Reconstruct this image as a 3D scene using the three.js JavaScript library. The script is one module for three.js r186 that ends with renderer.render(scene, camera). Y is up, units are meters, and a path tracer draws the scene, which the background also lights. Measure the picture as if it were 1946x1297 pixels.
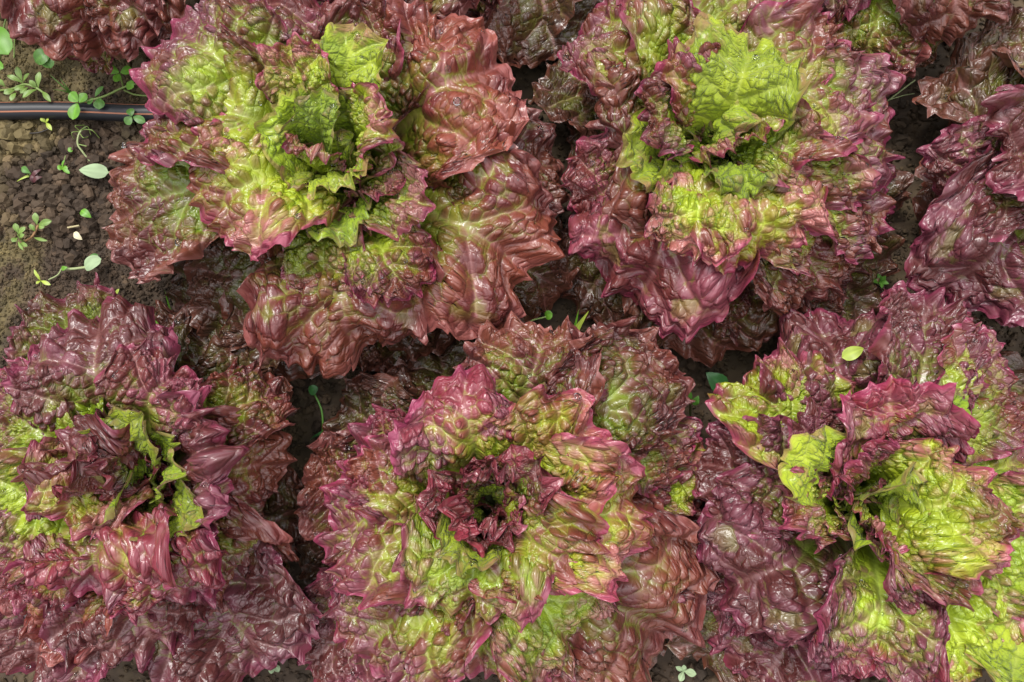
import * as THREE from 'three';
import { mergeGeometries } from 'three/addons/utils/BufferGeometryUtils.js';

// ---------------------------------------------------------------- camera, sky, sun, exposure
const scene = new THREE.Scene();
const CAM_Y = 0.70, CAM_Z = 0.074, HALF_W = 973, HALF_H = 648.5, F_PX = 1685;   // survey of the photograph: lens length in its pixels
const camera = new THREE.PerspectiveCamera(2 * Math.atan(HALF_H / F_PX) * 180 / Math.PI, 1946 / 1297, 0.02, 200);
camera.position.set(0, CAM_Y, CAM_Z);
camera.up.set(0, 0, -1);
camera.lookAt(0, 0, 0);
camera.updateMatrixWorld(true);

const renderer = new THREE.WebGLRenderer({ antialias: true });
renderer.toneMapping = THREE.LinearToneMapping;
renderer.toneMappingExposure = 1.85;
renderer.shadowMap.enabled = true;

const SUN = new THREE.Vector3(-0.35, 1, -0.5).normalize();
{ // overcast sky: brighter overhead, softly mottled cloud deck
  const w = 256, h = 128, d = new Float32Array(w * h * 4);
  for (let j = 0; j < h; j++) for (let i = 0; i < w; i++) {
    const el = ((j + 0.5) / h - 0.5) * Math.PI, az = i / w * Math.PI * 2;
    const s = Math.max(0, Math.sin(el));
    let l = el > 0 ? 0.21 + 0.92 * Math.pow(s, 1.5) : 0.12;
    const c = Math.cos(el);
    if (el > 0) l *= 1 + 0.16 * Math.sin(3 * c * Math.cos(az) + 1.3) * Math.sin(4 * c * Math.sin(az) + 0.4) + 0.08 * Math.sin(9 * c * Math.cos(az) + 2 * s) * Math.cos(8 * c * Math.sin(az));
    const k = (j * w + i) * 4;
    d[k] = l * 0.99; d[k + 1] = l * 1.0; d[k + 2] = l * 1.03; d[k + 3] = 1;
  }
  const t = new THREE.DataTexture(d, w, h, THREE.RGBAFormat, THREE.FloatType);
  t.mapping = THREE.EquirectangularReflectionMapping; t.magFilter = THREE.LinearFilter; t.needsUpdate = true;
  scene.background = t; scene.environment = t;
}
const sun = new THREE.DirectionalLight(new THREE.Color(1, 0.97, 0.92), 1.5);
sun.position.copy(SUN).multiplyScalar(3); sun.target.position.set(0, 0, 0);
sun.castShadow = true; sun.shadow.radius = 32; sun.shadow.mapSize.set(2048, 2048);
Object.assign(sun.shadow.camera, { left: -0.8, right: 0.8, top: 0.8, bottom: -0.8, near: 0.5, far: 6 });
scene.add(sun, sun.target);

// ---------------------------------------------------------------- helpers
function rng(seed) { let a = seed >>> 0; return () => { a = (a + 0x6D2B79F5) | 0; let t = Math.imul(a ^ (a >>> 15), 1 | a); t = (t + Math.imul(t ^ (t >>> 7), 61 | t)) ^ t; return ((t ^ (t >>> 14)) >>> 0) / 4294967296; }; }
const clamp = (x, a = 0, b = 1) => x < a ? a : x > b ? b : x;
const ss = (a, b, x) => { const t = clamp((x - a) / (b - a)); return t * t * (3 - 2 * t); };
const lerp = (a, b, t) => a + (b - a) * t;
function hash2(i, j, s) { let h = Math.imul(i, 374761393) ^ Math.imul(j, 668265263) ^ Math.imul(s, 974634777); h = Math.imul(h ^ (h >>> 13), 1274126177); h ^= h >>> 16; h = Math.imul(h, 2246822519); return ((h ^ (h >>> 15)) >>> 0) / 4294967296; }
function vnoise(x, y, s = 0) {
  const i = Math.floor(x), j = Math.floor(y), fx = x - i, fy = y - j, a = fx * fx * (3 - 2 * fx), b = fy * fy * (3 - 2 * fy);
  return lerp(lerp(hash2(i, j, s), hash2(i + 1, j, s), a), lerp(hash2(i, j + 1, s), hash2(i + 1, j + 1, s), a), b);
}
const fbm = (x, y, s = 0) => 0.5 * vnoise(x, y, s) + 0.27 * vnoise(x * 2.03 + 7, y * 2.03, s + 1) + 0.15 * vnoise(x * 4.1, y * 4.1 + 3, s + 2) + 0.08 * vnoise(x * 8.3, y * 8.3, s + 3);
const V = { f1: 0, f2: 0, id: 0 };
function voronoi(x, y, s) {
  const ci = Math.floor(x), cj = Math.floor(y); let a = 9, b = 9, id = 0;
  for (let j = cj - 1; j <= cj + 1; j++) for (let i = ci - 1; i <= ci + 1; i++) {
    const dx = i + 0.12 + 0.76 * hash2(i, j, s) - x, dy = j + 0.12 + 0.76 * hash2(i, j, s + 77) - y, d = dx * dx + dy * dy;
    if (d < a) { b = a; a = d; id = hash2(i, j, s + 154); } else if (d < b) b = d;
  }
  V.f1 = Math.sqrt(a); V.f2 = Math.sqrt(b); V.id = id;
}
// a point of the plot: pixel of the photograph met at a height above the soil (metres)
const tilt = Math.atan2(CAM_Z, CAM_Y), cosT = Math.cos(tilt), sinT = Math.sin(tilt);
function P(px, py, h = 0) {
  const a = (px - HALF_W) / F_PX, b = (HALF_H - py) / F_PX;      // right, up in the picture
  const dy = -cosT + b * sinT, dz = -sinT - b * cosT, t = (h - CAM_Y) / dy;
  return new THREE.Vector3(a * t, h, CAM_Z + dz * t);
}
const metres = (px, h) => px / F_PX * (CAM_Y - h);
const taken = {};
function numbered(n) { if (!(n in taken)) { taken[n] = 0; return n; } return n + '_' + String(++taken[n]).padStart(3, '0'); }
function thing(name, label, category, pos, group) {
  const o = new THREE.Group(); o.name = numbered(name); o.position.copy(pos);
  o.userData = { label, category }; if (group) o.userData.group = group;
  scene.add(o); return o;
}
function mesh(name, geo, mat, parent) {
  const m = new THREE.Mesh(geo, mat); m.name = name; m.castShadow = m.receiveShadow = true; (parent || scene).add(m); return m;
}
function dataTex(d, w, h, srgb) {
  const t = new THREE.DataTexture(d, w, h, THREE.RGBAFormat, THREE.UnsignedByteType);
  t.magFilter = THREE.LinearFilter; t.minFilter = THREE.LinearFilter; t.wrapS = t.wrapT = THREE.ClampToEdgeWrapping;
  if (srgb) t.colorSpace = THREE.SRGBColorSpace; t.needsUpdate = true; return t;
}
const toS = (c) => Math.round(255 * clamp(c <= 0.0031308 ? c * 12.92 : 1.055 * Math.pow(c, 1 / 2.4) - 0.055));

// ---------------------------------------------------------------- the soil
const soilH = (x, z) => {
  voronoi(x * 38 + 2 * vnoise(x * 20, z * 20, 5), z * 38 + 2 * vnoise(x * 20, z * 20, 6), 31); const c1 = 1 - V.f1, i1 = V.id;
  voronoi(x * 105, z * 105, 32); const c2 = 1 - V.f1;
  return 0.016 * (fbm(x * 7, z * 7, 3) - 0.5) + 0.005 * c1 * c1 * i1 + 0.0030 * c2 * c2 + 0.0035 * (fbm(x * 60, z * 60, 9) - 0.5) - 0.006;
};
function soilTone(x, z) { // linear colour: damp dark loam with an olive algal crust and paler dry crumbs in patches
  const n = fbm(x * 9 + 3, z * 9, 21), m = fbm(x * 30, z * 30, 23), f = vnoise(x * 160, z * 160, 25), f2 = vnoise(x * 420, z * 420, 28);
  let r = 0.055, g = 0.034, b = 0.0195;
  const dry = ss(0.48, 0.75, m); r += 0.050 * dry; g += 0.034 * dry; b += 0.020 * dry;
  const west = ss(-0.26, -0.36, x) * ss(0.08, -0.04, z);           // the crust lies by the pipe, away from the plants
  const alg = ss(0.36, 0.58, n) * (0.25 + 0.75 * west) * ss(0.25, 0.6, fbm(x * 55, z * 55, 26)); r = lerp(r, 0.145, alg * 0.75); g = lerp(g, 0.112, alg * 0.75); b = lerp(b, 0.042, alg * 0.75);
  const k = 0.5 + 0.5 * f + 0.5 * f2; return [r * k, g * k, b * k];
}
{
  const axis = (lo, hi, step) => { const a = []; for (let t = lo; t <= hi + 1e-9; t += step) a.push(t); let s = step, x = hi; const up = []; while (x < 60) { s *= 1.35; x += s; up.push(x); } let y = lo; s = step; const dn = []; while (y > -60) { s *= 1.35; y -= s; dn.unshift(y); } return [...dn, ...a, ...up]; };
  const fineX = axis(-0.50, -0.20, 0.0015), coarse = axis(-0.62, 0.62, 0.006).filter((x) => x > -0.198 || x < -0.502);
  const xs = [...fineX.filter((x) => x >= -0.502 && x <= -0.198), ...coarse].sort((a, b) => a - b), zs = axis(-0.42, 0.34, 0.0028);
  const nx = xs.length, nz = zs.length, p = new Float32Array(nx * nz * 3), c = new Float32Array(nx * nz * 3), idx = [];
  for (let j = 0; j < nz; j++) for (let i = 0; i < nx; i++) {
    const k = (j * nx + i) * 3, near = Math.abs(xs[i]) < 0.8 && Math.abs(zs[j]) < 0.6;
    p[k] = xs[i]; p[k + 1] = near ? soilH(xs[i], zs[j]) : -0.004; p[k + 2] = zs[j];
    const t = soilTone(xs[i], zs[j]); c[k] = t[0]; c[k + 1] = t[1]; c[k + 2] = t[2];
    if (i < nx - 1 && j < nz - 1) { const a = j * nx + i; idx.push(a, a + nx, a + 1, a + 1, a + nx, a + nx + 1); }
  }
  const g = new THREE.BufferGeometry(); g.setAttribute('position', new THREE.BufferAttribute(p, 3)); g.setAttribute('color', new THREE.BufferAttribute(c, 3)); g.setIndex(idx); g.computeVertexNormals();
  const ground = mesh('ground', g, new THREE.MeshStandardMaterial({ vertexColors: true, roughness: 0.82 }));
  ground.userData = { kind: 'structure', label: 'dark damp garden soil with an olive crust', category: 'soil' };
  // loose crumbs and clods
  const R = rng(8), clod = (seed) => { const q = new THREE.IcosahedronGeometry(1, 1).clone(), a = q.attributes.position; for (let i = 0; i < a.count; i++) { const x = a.getX(i), y = a.getY(i), z = a.getZ(i), s = 0.5 + 0.95 * vnoise(x * 1.9 + 9 * seed, y * 1.9 + z * 2.3, seed); a.setXYZ(i, x * s, y * s * 0.8, z * s); } q.deleteAttribute('uv'); q.computeVertexNormals(); return q; };
  const mat = new THREE.MeshStandardMaterial({ roughness: 0.85 });
  for (let s = 0; s < 3; s++) {
    const n = 20000, im = new THREE.InstancedMesh(clod(s + 1), mat, n), m = new THREE.Matrix4(), q = new THREE.Quaternion(), e = new THREE.Euler(), v = new THREE.Vector3(), sc = new THREE.Vector3(), col = new THREE.Color();
    for (let i = 0; i < n; i++) {
      const west = R() < 0.45, x = west ? -0.47 + 0.30 * R() : -0.45 + 0.92 * R(), z = west ? -0.30 + 0.40 * R() : -0.36 + 0.66 * R();
      const big = Math.pow(R(), 9), r = 0.0004 + 0.0011 * R() * R() + (west ? 0 : 0.0012 * R()) + 0.0056 * big * (vnoise(x * 14, z * 14, 44) > 0.42 ? 1 : 0.25);
      v.set(x, soilH(x, z) + r * 0.35, z); e.set(R() * 6, R() * 6, R() * 6); q.setFromEuler(e); sc.set(r, r * (0.7 + 0.4 * R()), r); m.compose(v, q, sc); im.setMatrixAt(i, m);
      const t = soilTone(x + 0.002, z + 0.002), k = 0.7 + 0.8 * R(); im.setColorAt(i, col.setRGB(t[0] * k, t[1] * k, t[2] * k));
    }
    im.name = numbered('soil_crumbs'); im.castShadow = im.receiveShadow = true;
    im.userData = { kind: 'stuff', label: 'loose crumbs and small clods of dark soil', category: 'soil', group: 'loose soil crumbs' }; scene.add(im);
  }
}

// ---------------------------------------------------------------- lettuce leaf skin: blister relief and pigment, in leaf coordinates
const TW = 512, THT = 512, TH_MAX = 2.62, ASPECT = 0.28, PET = 0.13;
// flat leaf: a narrow stalk up to a third of the length, then a round fan; v runs from margin to margin, u from the foot to the margin
const FL = { x: 0, y: 0 };   // x in half widths; y from -1 (foot) over 0 (blade begins) to 1 (tip)
function flat(u, v, mm = 1) {
  if (u < PET) { const t = u / PET; FL.x = v * (0.17 + 0.09 * t * t); FL.y = t - 1; return; }
  const t = (u - PET) / (1 - PET), th = v * TH_MAX, f = t * mm, ox = Math.sin(th) * (1 + 0.16 * Math.cos(th)), oy = 0.474 + 0.526 * Math.cos(th);
  FL.x = lerp(v * 0.26, ox, f * (0.75 + 0.25 * f)); FL.y = oy * f;
}
const flatY = () => FL.y > 0 ? 0.24 + 0.644 * FL.y : 0.24 * (1 + FL.y);
const pill = (d, w) => { const t = 1 - Math.min(d / w, 1); return Math.sqrt(1 - t * t); };
function makePattern(seed, fq) {
  const H = new Float32Array(TW * THT), B = new Float32Array(TW * THT), vein = new Float32Array(TW * THT), N1 = new Float32Array(TW * THT), N2 = new Float32Array(TW * THT), Q = new Float32Array(TW * THT), R = rng(seed * 91 + 5);
  const sec = [[], []]; for (const s of [0, 1]) { let y = 0.10 + 0.06 * R(); while (y < 0.97) { sec[s].push(y); y += 0.115 + 0.07 * R(); } }
  for (let j = 0; j < THT; j++) for (let i = 0; i < TW; i++) {
    const v = (i + 0.5) / TW * 2 - 1, u = (j + 0.5) / THT; flat(u, v);
    const x = ASPECT * FL.x, y = flatY(), ax = Math.abs(x), k = j * TW + i;
    const wx = 0.05 * (vnoise(x * 7 + 3, y * 7, seed) - 0.5), wy = 0.05 * (vnoise(x * 7, y * 7 + 9, seed + 1) - 0.5);
    const q = y - 0.8 * ax + 0.7 * ax * ax + wy;
    // veins
    let dv = 9; for (const y0 of sec[x < 0 ? 0 : 1]) { const d = Math.abs(q - y0) * 0.75; if (d < dv) dv = d; }
    const mid = Math.abs(x + 0.5 * wx * y), wm = 0.019 * (1.14 - u), ws = 0.0080 * (1.1 - 0.6 * u);
    const vm = Math.exp(-(mid * mid) / (wm * wm)), vs = Math.exp(-(dv * dv) / (ws * ws)) * ss(0.0, 0.03, mid) * (0.55 + 0.45 * vnoise(x * 30, y * 30, seed));
    // blisters
    voronoi((x + wx) * 8.2 * fq + 20, q * 7.6 * fq + 20, seed + 10); const p1 = pill(V.f2 - V.f1, 0.55), i1 = V.id;
    voronoi((x + wx) * 18 * fq + 40, (y + wy) * 20 * fq + 40, seed + 20); const p2 = pill(V.f2 - V.f1, 0.62), i2 = V.id;
    voronoi((x - wy) * 42 * fq + 60, (y + wx) * 42 * fq + 60, seed + 30); const p3 = pill(V.f2 - V.f1, 0.55), i3 = V.id;
    const groove = ss(0.0, 0.03, dv) * ss(0.0, 0.035, mid);
    const sb = ss(0.22, 0.68, u) * (1 - 0.35 * ss(0.9, 1, u)), smooth = 0.62 + 0.38 * ss(0.28, 0.5, vnoise(x * 5.5 + 50, y * 5.5, seed + 4));
    const b = (0.52 * p1 * (0.25 + 0.85 * i1) + 0.52 * p2 * (0.4 + 0.7 * i2) * smooth) * (0.35 + 0.65 * groove);
    Q[k] = 0.5 * p1 * (0.3 + 0.8 * i1) + 0.5 * p2 * (0.4 + 0.7 * i2) + 0.06 * p3 * i3;
    H[k] = b * (0.12 + 0.88 * sb) - 0.10 * vm * (1 - u);
    B[k] = clamp(0.12 + (0.62 * p2 * (0.5 + 0.5 * i2) * smooth + 0.22 * p3 * (0.4 + 0.6 * i3)) * (0.4 + 0.6 * groove) * (0.22 + 0.78 * sb) + 0.05 * vnoise(x * 120, y * 120, seed) - 0.18 * vs);
    vein[k] = clamp(vm * (1 - 0.4 * u) + 0.75 * vs + 0.22 * (1 - ss(0, 0.12, 1 - (1 - p2))) * ss(0.3, 0.6, u));
    N1[k] = fbm(x * 5.5 + 11, y * 5.5, seed + 40); N2[k] = fbm(x * 16 + 5, y * 16 + 8, seed + 50);
  }
  const bd = new Uint8Array(TW * THT * 4); for (let k = 0; k < TW * THT; k++) { const c = Math.round(255 * B[k]); bd[4 * k] = bd[4 * k + 1] = bd[4 * k + 2] = c; bd[4 * k + 3] = 255; }
  return { H, Q, B, vein, N1, N2, bump: dataTex(bd, TW, THT, false) };
}
// pigments (linear base colours)
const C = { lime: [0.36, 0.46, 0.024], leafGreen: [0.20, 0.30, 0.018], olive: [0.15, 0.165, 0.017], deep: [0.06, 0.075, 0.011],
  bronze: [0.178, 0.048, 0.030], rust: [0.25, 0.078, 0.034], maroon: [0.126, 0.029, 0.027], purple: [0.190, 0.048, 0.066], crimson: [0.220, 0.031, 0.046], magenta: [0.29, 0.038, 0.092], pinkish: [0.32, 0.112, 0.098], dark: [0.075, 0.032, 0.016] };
const PAL = { // g1/g2 green tones, r1/r2 red tones, r0: where along the blade the red sets in, w: how gradually, e: margin colour
  l: { g1: C.lime, g2: C.leafGreen, r1: C.rust, r2: C.pinkish, r0: 1.2, w: 0.3, e: C.pinkish, ea: 0.5 },
  y: { g1: C.lime, g2: C.leafGreen, r1: C.bronze, r2: C.pinkish, r0: 0.86, w: 0.27, e: C.magenta, ea: 0.8 },
  h: { g1: C.lime, g2: C.leafGreen, r1: C.bronze, r2: C.pinkish, r0: 0.72, w: 0.29, e: C.magenta, ea: 0.75 },
  b: { g1: C.leafGreen, g2: C.olive, r1: C.bronze, r2: C.maroon, r0: 0.52, w: 0.30, e: C.pinkish, ea: 0.5 },
  m: { g1: C.leafGreen, g2: C.olive, r1: C.maroon, r2: C.purple, r0: 0.40, w: 0.28, e: C.magenta, ea: 0.6 },
  p: { g1: C.lime, g2: C.leafGreen, r1: C.purple, r2: C.bronze, r0: 0.60, w: 0.29, e: C.magenta, ea: 0.9 },
  g: { g1: C.lime, g2: C.olive, r1: C.crimson, r2: C.purple, r0: 0.58, w: 0.28, e: C.magenta, ea: 0.85 },
  r: { g1: C.leafGreen, g2: C.olive, r1: C.crimson, r2: C.maroon, r0: 0.58, w: 0.2, e: C.crimson, ea: 0.7 },
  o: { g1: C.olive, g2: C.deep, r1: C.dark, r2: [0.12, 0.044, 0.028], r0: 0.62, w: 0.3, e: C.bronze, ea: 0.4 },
};
const patterns = [1, 2, 3, 4, 5, 6, 7].map((s) => makePattern(s * 13, s < 4 ? 1.08 : 1.36));
const skins = {};
function skin(pi, pal) {
  const key = pi + pal; if (skins[key]) return skins[key];
  const p = patterns[pi], q = PAL[pal], d = new Uint8Array(TW * THT * 4), c = [0, 0, 0];
  for (let j = 0; j < THT; j++) for (let i = 0; i < TW; i++) {
    const k = j * TW + i, u = (j + 0.5) / THT, v = Math.abs((i + 0.5) / TW * 2 - 1), n1 = p.N1[k], n2 = p.N2[k], b = p.Q[k], reach = u * (0.86 + 0.14 * (1 - v));
    let t = ss(q.r0 - q.w, q.r0 + q.w, reach + 0.42 * (n1 - 0.48) + 0.55 * (b - 0.52) + 0.30 * (n2 - 0.48));
    t *= 1 - 0.45 * ss(0.55, 0.66, n1 * 0.4 + n2 * 0.6 + 0.3 * (0.45 - b)) * (1 - ss(0.8, 0.95, u));
    const gm = clamp(0.2 + 1.6 * (n2 - 0.4)), rm = ss(0.42, 0.62, n1 + 0.5 * (n2 - 0.5));
    const vn = p.vein[k] * 0.78, e = ss(0.955, 1.0, u + 0.16 * (n2 - 0.45)) * q.ea;
    for (let a = 0; a < 3; a++) {
      let g = lerp(q.g1[a], q.g2[a], gm), r = lerp(q.r1[a], q.r2[a], rm);
      g = lerp(g, [0.42, 0.48, 0.10][a], vn * 0.6); r = lerp(r, [0.30, 0.13, 0.12][a], vn * 0.95);
      let x = lerp(g, r, t); x = lerp(x, q.e[a], e); c[a] = x;
    }
    d[4 * k] = toS(c[0]); d[4 * k + 1] = toS(c[1]); d[4 * k + 2] = toS(c[2]); d[4 * k + 3] = 255;
  }
  const thin = pal === 'l';
  const mat = new THREE.MeshPhysicalMaterial({ map: dataTex(d, TW, THT, true), bumpMap: p.bump, bumpScale: 0.0046, vertexColors: true, side: THREE.DoubleSide,
    roughness: thin ? 0.95 : 0.33, clearcoat: thin ? 0.5 : 0.3, clearcoatRoughness: thin ? 0.25 : 0.12, specularIntensity: thin ? 0.5 : 1, transmission: thin ? 0.2 : 0, thickness: 0, ior: thin ? 1.5 : 1.58 });
  return (skins[key] = mat);
}
function sampleH(p, u, v) {
  const x = clamp((v * 0.5 + 0.5) * TW - 0.5, 0, TW - 1.001), y = clamp(u * THT - 0.5, 0, THT - 1.001), i = x | 0, j = y | 0, fx = x - i, fy = y - j, k = j * TW + i;
  return lerp(lerp(p.H[k], p.H[k + 1], fx), lerp(p.H[k + TW], p.H[k + TW + 1], fx), fy);
}
// one leaf blade: spine points in world metres, half width, and how it cups, rolls and ruffles
let leafSeed = 100;
function leafBlade(root, pts, hw, o) {
  const seed = leafSeed++, R = rng(seed * 7919), pi = hw > 0.038 ? 3 + Math.floor(R() * 4) : Math.floor(R() * 3), flip = R() < 0.5 ? -1 : 1, p = patterns[pi];
  const curve = new THREE.CatmullRomCurve3(pts, false, 'centripetal'), L = curve.getLength(), NS = 48, S = [], T = [];
  for (let i = 0; i <= NS; i++) { S.push(curve.getPointAt(i / NS)); T.push(curve.getTangentAt(i / NS)); }
  const az = pts[pts.length - 1].clone().sub(pts[0]).setY(0).normalize(), side = new THREE.Vector3(-az.z, 0, az.x);
  const vf = 0.06 + 0.2 * R(), tw = (R() - 0.5) * 0.5, lip = o.lip + (R() - 0.45) * 0.3, Bs = [], Ns = []; for (let i = 0; i <= NS; i++) { const N0 = side.clone().cross(T[i]).normalize(); const r = (o.roll + tw) * (0.3 + 0.7 * i / NS); const b = side.clone().multiplyScalar(Math.cos(r)).addScaledVector(N0, Math.sin(r)); b.addScaledVector(T[i], -b.dot(T[i])).normalize(); Bs.push(b); Ns.push(b.clone().cross(T[i]).normalize()); }
  const big = hw > 0.034 ? 1 : hw > 0.02 ? 0.85 : 0.6, nv = Math.round(144 * big * o.q), nu = Math.round(66 * big * o.q), cols = nv + 1;
  const pos = new Float32Array(cols * (nu + 1) * 3), uv = new Float32Array(cols * (nu + 1) * 2), colr = new Float32Array(cols * (nu + 1) * 3), idx = [];
  const bl = clamp(2.3 * hw, 0.42 * L, 0.82 * L); let half = 0; { let qx = 0, qy = 0; for (let i = 0; i <= 40; i++) { flat(1, i / 40); if (i) half += Math.hypot((FL.x - qx) * hw, (FL.y - qy) * bl); qx = FL.x; qy = FL.y; } }
  const amp = 0.0118 * Math.sqrt(Math.min(hw, 0.05) / 0.047) * o.blister;
  const l1 = (0.060 + 0.035 * R()), l2 = 0.021 + 0.009 * R(), l3 = 0.0125, f1 = R() * 6.3, f2 = R() * 6.3, f3 = R() * 6.3;
  const A1 = o.ruffle * (0.055 + 0.065 * R()) * hw, A2 = o.ruffle * (0.0030 + 0.0014 * R()) * Math.min(1, hw / 0.03), A3 = o.frill * 0.0017;
  const kc = o.cup / hw, tt = [o.tint, o.tint, o.tint], w2 = new THREE.Vector3(), br = 0.84 + 0.32 * R(), wr = 0.93 + 0.14 * R();
  for (let j = 0; j <= nu; j++) {
    const u = 1 - Math.pow(1 - j / nu, 1.15), e1 = Math.pow(ss(0.5, 1.05, u), 1.5), e2 = Math.pow(ss(0.74, 1.02, u), 1.4), e3 = ss(0.86, 1, u);
    for (let i = 0; i <= nv; i++) {
      const v = i / nv * 2 - 1, s = v * half, k = j * cols + i;
      const n1 = vnoise(s * 22 + 5, u * 2.5, seed), n2 = vnoise(s * 55 + 3, u * 4, seed + 1), n3 = vnoise(s * 150, 2, seed + 2);
      const ph1 = s / l1 * 6.283 + f1 + 4.5 * n1, ph2 = s / l2 * 6.283 + f2 + 5 * n2, ph3 = s / l3 * 6.283 + f3 + 4 * n3;
      // margin: lobes, then teeth
      const tq = s / 0.0105 + 2.2 * n2, ti = Math.floor(tq), tf = tq - ti, h0 = hash2(ti, 3, seed), h1 = hash2(ti + 1, 3, seed);
      const tooth = ss(0.55, 0, tf) * (0.2 + h0) + ss(0.45, 1, tf) * (0.2 + h1), tq2 = s / 0.0037 + n3, tf2 = tq2 - Math.floor(tq2);
      const lobe = 0.16 * (vnoise(s * 16 + 9, 0, seed + 3) - 0.85) + 0.06 * (vnoise(s * 60, 5, seed + 4) - 0.7);
      const mm = 1 + ss(0.5, 1, u) * lobe + ss(0.88, 1, u) * (0.0024 / bl) * (tooth - 0.45 + 0.22 * Math.abs(tf2 - 0.5)) * o.teeth - e2 * (A2 / bl) * 0.35 * (1 + Math.cos(2 * ph2));
      flat(u, v, mm); let y = FL.y > 0 ? L - bl + FL.y * bl : (1 + FL.y) * (L - bl), x = hw * FL.x;
      x += e3 * A3 * 0.8 * Math.cos(ph3 * 0.5);
      const st = 0.55 + 0.9 * n1, gx = FL.x * 1.6 + 7, gy = FL.y * 3.4;
      let z = amp * (sampleH(p, u, v * flip) - 0.18) + e1 * A1 * st * Math.sin(ph1) + e2 * A2 * (0.4 + 1.1 * n2) * Math.sin(ph2) + e3 * A3 * Math.sin(ph3);
      z += vf * Math.abs(x) * (1 - 0.6 * u) * ss(0.05, 0.3, u); z += 0.19 * hw * ss(0.2, 0.6, u) * (vnoise(gx * 1.5, gy, seed + 8) - 0.5) + 0.075 * hw * ss(0.2, 0.6, u) * (vnoise(gx * 4, gy * 2.4, seed + 9) - 0.5) + lip * ss(0.72, 1.0, u) * ss(0.72, 1.0, u) * 0.02;
      if (Math.abs(kc) > 1e-3) { const a = kc * x; z += (1 - Math.cos(a)) / kc; x = Math.sin(a) / kc; }
      const t = Math.max(0, y / L) * NS, a = Math.min(NS - 1, Math.floor(t)), f = Math.min(1, t - a), over = Math.max(0, t - NS) / NS * L;
      for (let c = 0; c < 3; c++) {
        const q = c === 0 ? 'x' : c === 1 ? 'y' : 'z';
        pos[k * 3 + c] = lerp(S[a][q], S[a + 1][q], f) + T[a + 1][q] * over + x * lerp(Bs[a][q], Bs[a + 1][q], f) + z * lerp(Ns[a][q], Ns[a + 1][q], f) - root.position[q];
      }
      if (pos[k * 3 + 1] < 0.003) pos[k * 3 + 1] = 0.003 + 0.15 * (pos[k * 3 + 1] - 0.003) * 0.1;
      uv[k * 2] = v * flip * 0.5 + 0.5; uv[k * 2 + 1] = u;
      const m = br * (0.84 + 0.32 * vnoise(v * 3 + 30, u * 3, seed + 7));
      colr[k * 3] = tt[0] * m * o.warm * wr; colr[k * 3 + 1] = tt[1] * m; colr[k * 3 + 2] = tt[2] * m;
      if (i < nv && j < nu) idx.push(k, k + 1, k + cols, k + 1, k + cols + 1, k + cols);
    }
  }
  const g = new THREE.BufferGeometry(); g.setAttribute('position', new THREE.BufferAttribute(pos, 3)); g.setAttribute('uv', new THREE.BufferAttribute(uv, 2)); g.setAttribute('color', new THREE.BufferAttribute(colr, 3)); g.setIndex(idx); g.computeVertexNormals();
  const m = mesh('leaf', g, skin(pi, o.pal), root);
  root.userData.blades = (root.userData.blades || []); root.userData.blades.push([g, cols, nu, hw, L]);
  tris += idx.length / 3; return m;
}
let tris = 0;
const DROP = (() => { const pr = []; for (let i = 0; i <= 5; i++) { const a = i / 5 * 1.5; pr.push(new THREE.Vector2(Math.cos(a), 0.62 * Math.sin(a))); } pr.push(new THREE.Vector2(0, 0.62)); pr.unshift(new THREE.Vector2(0.96, -0.14), new THREE.Vector2(0.6, -0.26)); pr.unshift(new THREE.Vector2(0, -0.3)); return new THREE.LatheGeometry(pr, 12); })();
const waterMat = new THREE.MeshPhysicalMaterial({ color: 0xffffff, roughness: 0.02, transmission: 1, thickness: 0.002, ior: 1.33 });
function drops(root, n, seed) {
  const R = rng(seed), bl = root.userData.blades; delete root.userData.blades;
  const im = new THREE.InstancedMesh(DROP, waterMat, n), m = new THREE.Matrix4(), q = new THREE.Quaternion(), up = new THREE.Vector3(0, 1, 0), nn = new THREE.Vector3(), v = new THREE.Vector3(), s = new THREE.Vector3();
  let i = 0, tries = 0;
  while (i < n && tries++ < n * 30) {
    const [g, cols, nu] = bl[Math.floor(R() * bl.length)], j = Math.floor(nu * (0.3 + 0.66 * R())), c = Math.floor(cols * (0.06 + 0.88 * R())), k = j * cols + c;
    nn.fromBufferAttribute(g.attributes.normal, k); if (nn.y < 0) nn.negate(); if (nn.y < 0.6) continue;
    v.fromBufferAttribute(g.attributes.position, k); const r = 0.0008 + 0.0021 * Math.pow(R(), 2.2);
    q.setFromUnitVectors(up, nn); s.set(r, r * 0.9, r * (0.85 + 0.3 * R())); m.compose(v, q, s); im.setMatrixAt(i++, m);
  }
  im.count = i; im.name = 'water_drops'; im.userData = { kind: 'stuff' }; im.castShadow = im.receiveShadow = true; root.add(im);
}
const DEF = { cup: 0.25, roll: 0, ruffle: 1.2, frill: 1.2, blister: 1, teeth: 1, lip: 0, tint: 1, warm: 1, q: 1, pal: 'b' };
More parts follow.
